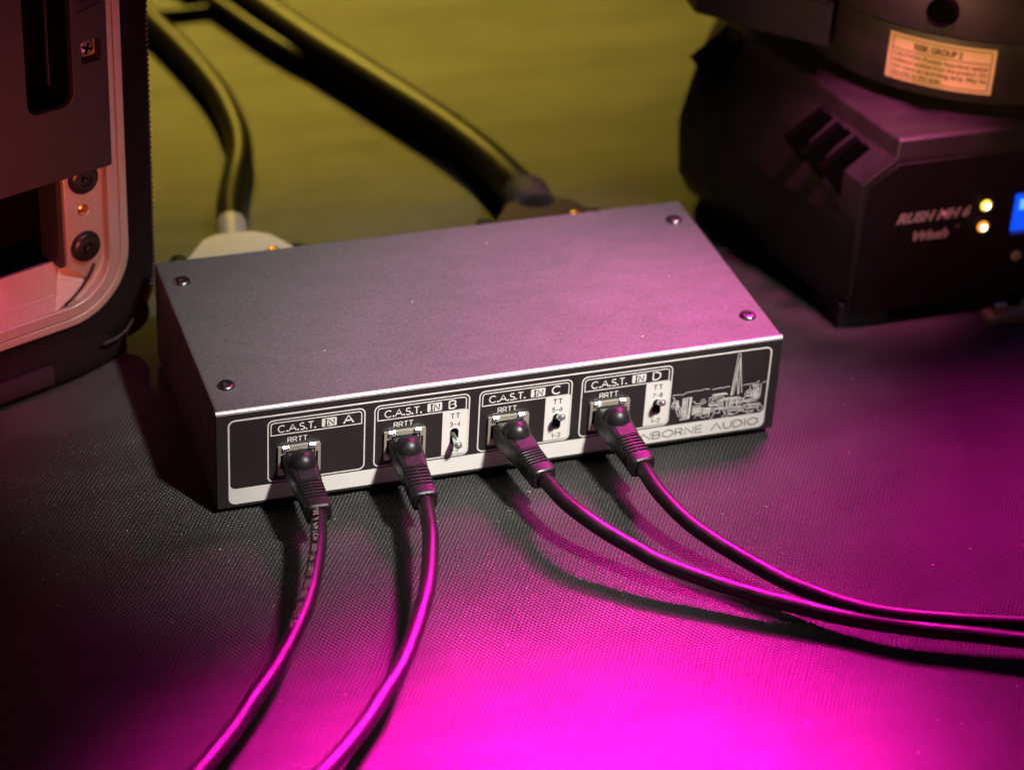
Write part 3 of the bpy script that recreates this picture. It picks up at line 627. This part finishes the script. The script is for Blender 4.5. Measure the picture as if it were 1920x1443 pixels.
def rail_screw(x, z):
    mb = MB(); T = Matrix.Translation((x * .001, -.0030, z * .001)) @ Matrix.Rotation(R(90), 4, 'X')
    mb.lathe([(.0060, -.0002), (.0062, .0008), (.0057, .0019), (.0042, .0026), (.0026, .0028), (.0022, .0019), (.0008, .0018)], 28, T)
    mb.build('rail_screw', 'blackscrew', bag, True, 45)
    mb2 = MB(); mb2.lathe([(.0012, .0018), (.0011, .0030), (.0006, .0033)], 10, T); mb2.build('screw_boss', 'blackscrew', bag, True)
rail_screw(43.7, 83.0); rail_screw(43.4, 54.7)
mb = MB(); T = Matrix.Translation((.0436, .0020, .0690)) @ Matrix.Rotation(R(90), 4, 'X')
mb.lathe([(.0028, -.004), (.0028, .0010), (.0020, .0016), (.0016, -.001)], 16, T); mb.build('rail_insert', 'gold', bag, True)

# the unit bolted in the bag
unit = thing('rack_unit', 'dark steel rack unit with a deep upright slot, mounted inside the bag', 'rack unit', bag.location, R(21.44))
slots = [rrect(20.8, 40.2, 115.0, 171.0, 5.0, 6), rrect(43.4, 52.0, 129.6, 138.8, 1.0, 4)]
plate('faceplate', [rrect(-430, 54.0, 87.2, 176, 0.6, 2)] + slots, -.0068, .0030, 'unit', unit, bevel=.0004)
def tray(name, x0, x1, z0, z1, r, dep, m):
    mb = MB(); mb.loft([ring_loop(x0, x1, z0, z1, r, -.0040, 6), ring_loop(x0, x1, z0, z1, r, dep, 6)], False, True); return mb.build(name, m, unit, True, 40)
tray('slot_recess', 20.4, 40.6, 114.6, 171.4, 5.2, .024, 'hole_shade')
tray('screw_recess', 43.2, 52.2, 129.4, 139.0, 1.1, .0030, 'hole_shade')
MB().box(.0366, .0372, .0050, .0062, .1190, .1700).build('slot_rib', 'unit', unit)
mb = MB(); T = Matrix.Translation((.0476, -.0008, .1342)) @ Matrix.Rotation(R(90), 4, 'X')
mb.lathe([(.0037, -.001), (.0038, .0008), (.0034, .0020), (.0024, .0028), (.0012, .0031), (0, .0032)], 24, T); hs = mb.build('head_screw', 'chrome', unit, True, 50)
mb = MB()
for a in (20, 110):
    q = Matrix.Translation((.0476, -.00425, .1342)) @ Matrix.Rotation(R(a), 4, 'Y')
    mb.add([q @ Vector(p) for p in ((-.0022, -.0002, -.00035), (.0022, -.0002, -.00035), (.0022, -.0002, .00035), (-.0022, -.0002, .00035), (-.0016, .002, -.0003), (.0016, .002, -.0003), (.0016, .002, .0003), (-.0016, .002, .0003))],
           [(0, 1, 2, 3), (0, 1, 5, 4), (1, 2, 6, 5), (2, 3, 7, 6), (3, 0, 4, 7), (4, 5, 6, 7)])
mb.build('cross_recess', 'hole_shade', hs)
mb = MB()                                                         # fine slanting lines pressed into the plate
for i in range(5):
    mb.tube([((42.5 + .4 * i) * .001, -.00735, (150.0 + 3.3 * i) * .001), ((52.5) * .001, -.00735, (152.2 + 3.3 * i) * .001)], .00025, 6)
mb.build('pressed_line', 'unit', unit)

# ================================================================== MOVING LIGHT (right)
ml = thing('stage_light', 'black moving stage light with lit indicators and a blue screen on its base', 'stage light', (0.285, 0.125, 0))
O = Vector(ml.location)
XC = 0.285
def foot_loop(fx, fy, bx, by, z, zf=None, bulge=0.0, r=.004):
    L_ = [(fx, fy), (fx * .5 + bx * .5 - bulge, fy * .5 + by * .5), (bx, by), (bx + .02, by + .03)]
    Rr = [(2 * XC - x, y) for x, y in reversed(L_)]
    return [Vector((x, y, z)) - O for x, y in L_ + Rr]
mb = MB()
mb.loft([foot_loop(.1650, .0625, .141, .176, .0060), foot_loop(.1642, .0620, .134, .172, .018), foot_loop(.1638, .0620, .131, .170, .045), foot_loop(.1636, .0620, .1465, .189, .0655),
         foot_loop(.1770, .0622, .152, .182, .0757), foot_loop(.1786, .0645, .153, .179, .0822, bulge=-.001), foot_loop(.1800, .0665, .1545, .178, .0830, bulge=-.001)])
base = mb.build('base', 'fixture', ml, True, 25)
bv = base.modifiers.new('soft', 'BEVEL'); bv.width = .0052; bv.segments = 4; bv.limit_method = 'ANGLE'; bv.angle_limit = R(12)
# cooling slots cut through the left shoulder, each with a black insert painting in its shade
cut = MB(); wells = []
for y in (.0775, .0905, .1035, .168, .180):
    c = Vector((.164 - (y - .062) * .13, y, .0715)) - O
    q = Matrix.Translation(c) @ Matrix.Rotation(R(-38), 4, 'Y')
    vv = [q @ Vector((sx_ * .0095, sy_ * .0021, sz_ * .009)) for sz_ in (-1, 1) for sy_ in (-1, 1) for sx_ in (-1, 1)]
    ff = [(0, 2, 3, 1), (4, 5, 7, 6), (0, 1, 5, 4), (2, 6, 7, 3), (0, 4, 6, 2), (1, 3, 7, 5)]
    cut.add(vv, ff); wells.append(MB().add([v + Vector((.0030, 0, -.0058)) for v in vv], ff))
co = cut.build('cutter', 'hole_shade'); co.location = ml.location
bo = base.modifiers.new('slots', 'BOOLEAN'); bo.operation = 'DIFFERENCE'; bo.object = co; bo.solver = 'EXACT'
bpy.context.view_layer.update()
new = bpy.data.meshes.new_from_object(base.evaluated_get(bpy.context.evaluated_depsgraph_get()))
base.modifiers.clear(); base.data = new; base.data.name = 'base'
cm = co.data; bpy.data.objects.remove(co); bpy.data.meshes.remove(cm)
for w_ in wells: w_.build('slot_shade_insert', 'hole_shade', ml)
# fascia on the front
Pf = [(166.5, 9.0), (403.5, 9.0), (403.5, 64.6), (391.5, 73.4), (178.5, 73.4), (166.5, 64.6)]
ox, oz = 285.0, 0
fas = plate('front_fascia', [[(x - 285, z) for x, z in Pf]], .0612 - .125, .0010, 'face', ml)
YF = .0612 - .125
def txt(body, x, z, size, name, m, shear=0.0, parent=fas, bold=0.0, xs=1.0, y=YF - .00012, mtx=None):
    cu = bpy.data.curves.new(name, 'FONT'); cu.body = body; cu.size = size; cu.shear = shear; cu.offset = bold
    o = bpy.data.objects.new(name, cu); C.objects.link(o)
    me = bpy.data.meshes.new_from_object(o.evaluated_get(bpy.context.evaluated_depsgraph_get()))
    bpy.data.objects.remove(o); bpy.data.curves.remove(cu)
    me.name = name
    if mtx: mtx(me)
    else: me.transform(Matrix(((xs, 0, 0, x - .285), (0, 0, -1, y), (0, 1, 0, z), (0, 0, 0, 1))))
    me.materials.clear(); me.materials.append(M[m])
    o = bpy.data.objects.new(name, me); C.objects.link(o); o.parent = parent
    return o
txt('RUSH MH 6', .1803, .0470, .0060, 'fascia_lettering', 'greyink', .35, xs=1.04, bold=.00034)
txt('Wash', .1875, .0384, .0056, 'fascia_lettering', 'greyink', .35, xs=1.22, bold=.00034)
txt('TM', .2068, .0420, .0016, 'fascia_lettering', 'greyink', .0)
for n_, (x, z, m_) in enumerate(((.2193, .0506, 'led_y'), (.2195, .0409, 'led_o'))):
    mb = MB(); T = Matrix.Translation((x - .285, YF, z)) @ Matrix.Rotation(R(90), 4, 'X')
    mb.lathe([(.0024, -.0004), (.0024, .0003), (.0019, .0009), (.0010, .0012), (0, .0013)], 20, T); ind = mb.build('indicator', m_, ml, True)  # wide tinted lens paints the coloured halo around the lit core
    mb = MB(); T = Matrix.Translation((x - .285, YF - .0013, z)) @ Matrix.Rotation(R(90), 4, 'X')
    mb.lathe([(.0013, -.0008), (.0013, .0000), (.0010, .0003), (0, .0004)], 16, T); mb.build('lit_core', 'led_core', ind, True)
mb = MB(); T = Matrix.Translation((.2371 - .285, YF, .0254)) @ Matrix.Rotation(R(90), 4, 'X')
mb.lathe([(.0022, -.0004), (.0022, .0010), (.0017, .0015), (0, .0016)], 20, T); mb.build('menu_button', 'greyink', ml, True, 40)
scr = MB().box(.2322 - .285, .2750 - .285, YF - .0006, YF + .0004, .0376, .0540).build('display_screen', 'lcd', ml)
MB().box(.2327 - .285, .2745 - .285, YF - .0005, YF + .0004, .0358, .03755).build('screen_edge', 'lcd_low', scr)
MB().box(.2344 - .285, .2440 - .285, YF - .0009, YF - .0005, .0472, .0518).build('screen_text', 'lcd_text', scr)
# feet and floor bracket
for x in (.162, .384):
    for y in (.0632, .150):
        MB().box(x - .285, x + .022 - .285, y - .125, y + .022 - .125, .0, .0108).build('foot', 'rubber', ml)
br = MB().box(.2235 - .285, .3000 - .285, .0500 - .125, .0575 - .125, .0006, .0036).build('floor_bracket', 'steel', ml)
mb = MB(); T = Matrix.Translation((.2480 - .285, .0540 - .125, .0036)); mb.lathe([(.0075, 0), (.0078, .0010), (.0060, .0024), (.0030, .0040), (.0028, .0062), (0, .0064)], 20, T); mb.build('quarter_turn_lock', 'steel', br, True, 40)
mb = MB(); mb.tube([(.2270 - .285, .0540 - .125, .0036), (.2270 - .285, .0540 - .125, .0068), (.2320 - .285, .0540 - .125, .0068)], .0012, 8); mb.build('bracket_hook', 'gold', br, True, 40)
# turning drum and yoke above
DC = Vector((.250, .146, 0)) - O
mb = MB(); mb.lathe([(.060, .0825), (.060, .0872), (.0750, .0878), (.0775, .0886), (.0780, .0900), (.0780, .1140), (.0772, .1150)], 96, Matrix.Translation(DC)); mb.build('turning_drum', 'fixture', ml, True, 40)
pts2 = [(.1305, .172), (.1300, .161), (.145, .144), (.1588, .131), (.168, .119)]
circ = [(.250 + .0795 * math.cos(R(a)), .146 + .0795 * math.sin(R(a))) for a in range(195, 352, 6)]
half = pts2 + circ
opp = [(.5 - x, .292 - y) for x, y in half]
out = [(x, y) for x, y in half]
# outline: left arm, front of the drum, right arm, back of the drum
right = [(.5 - x, .292 - y) for x, y in pts2]
back = [(.5 - x, .292 - y) for x, y in circ]
loop_xy = pts2 + circ + right + back
def yl(k, z, dx=0): return [Vector(((x - .25) * k + .25, (y - .146) * k + .146, z)) - O for x, y in loop_xy]
mb = MB(); mb.loft([yl(.985, .1150), yl(1.0, .1162), yl(1.0, .1240), yl(.985, .1300), yl(.94, .150), yl(.88, .185), yl(.86, .230)]); yoke = mb.build('yoke', 'fixture', ml, True, 35)
# underside of the arms hangs down beside the drum
for s in (1, -1):
    poly = [(.1305, .172), (.1300, .161), (.145, .144), (.1588, .131), (.1705, .119), (.178, .140), (.180, .165), (.165, .185)]
    if s < 0: poly = [(.5 - x, .292 - y) for x, y in poly]
    mb = MB(); mb.loft([[Vector((x, y, z)) - O for x, y in poly] for z in (.0975, .1165)]); mb.build('yoke_skirt', 'fixture', ml)
mb = MB(); c = Vector((.1965, .0800, .1275)); nrm = Vector((c.x - .25, c.y - .146, .02)).normalized()
q = nrm.to_track_quat('Z', 'Y').to_matrix().to_4x4(); q.translation = c - O - nrm * .002
mb.lathe([(.0058, -.004), (.0058, .0014), (.0054, .0017), (.0050, .0014), (.0048, -.0035), (0, -.0036)], 28, q); mb.build('bolt_well', 'hole_shade', yoke, True, 40)
# warning label wrapped on the drum
RL = .07815
def wrap(u, z, r=RL):          # u: metres along the rim from the label's left end
    a = R(-143.6) + u / r
    return Vector((.250 + r * math.cos(a), .146 + r * math.sin(a), z)) - O
LW = R(143.6 - 112.2) * RL
def curved(name, u0, u1, z0, z1, r, m, parent, n=24):
    mb = MB(); v = []
    for i in range(n + 1):
        u = u0 + (u1 - u0) * i / n; v += [wrap(u, z0, r), wrap(u, z1, r)]
    mb.add(v, [(2 * i, 2 * i + 2, 2 * i + 3, 2 * i + 1) for i in range(n)]); return mb.build(name, m, parent, True)
lab = curved('warning_label', 0, LW, .0928, .1122, RL, 'label', ml)
for args in ((.0014, LW - .0014, .1106, .1110), (.0014, LW - .0014, .0940, .0944), (.0014, LW - .0014, .1056, .1060)): curved('label_rule', *args, RL + .00008, 'label_ink', lab)
for u in (.0014, LW - .0018): curved('label_rule', u, u + .0004, .0944, .1106, RL + .00008, 'label_ink', lab, 1)
def label_text(body, u0, u1, z, size, bold):
    def mtx(me):
        xs = [v.co.x for v in me.vertices]; a, b = min(xs), max(xs)
        for v in me.vertices:
            u = u0 + (v.co.x - a) / (b - a) * (u1 - u0)
            v.co = wrap(u, z + v.co.y, RL + .00010)
    txt(body, 0, 0, size, 'label_lettering', 'label_ink', parent=lab, bold=bold, mtx=mtx)
label_text('RISK GROUP 2', .0105, .0300, .1070, .0036, .00016)
rows = ['CAUTION: Possibly hazardous optical', 'radiation emitted from this product. Do', 'not stare at operating lamp. May be', 'harmful to the eyes.']
for i, t_ in enumerate(rows): label_text(t_, .0026, (LW - .0026) if i < 3 else .0230, .1029 - .0026 * i, .0025, .00006)

# ================================================================== LINT on the cloth and the lid
mb = MB()
for i in range(110):
    x, y = random.uniform(-.19, .20), random.uniform(-.19, .04); zz = .0005
    if -.11 < x < .11 and y > -.003: continue
    a = random.uniform(0, 6.28); l = random.choice((.0003, .0004, .0004, .0008))
    mb.tube([(x, y, zz), (x + l * math.cos(a), y + l * math.sin(a), zz + .0002)], random.uniform(.00007, .00015), 5)
for x, y in ((-.02, .055), (.055, .012), (.02, .09), (-.06, .03), (.08, .05)):
    mb.tube([(x, y, Z1 + .00015), (x + .0005, y + .0003, Z1 + .0002)], .00014, 5)
o = mb.build('lint', 'lint'); tag(o, 'pale specks of lint scattered over the dark floor sheet', 'lint', kind='stuff')
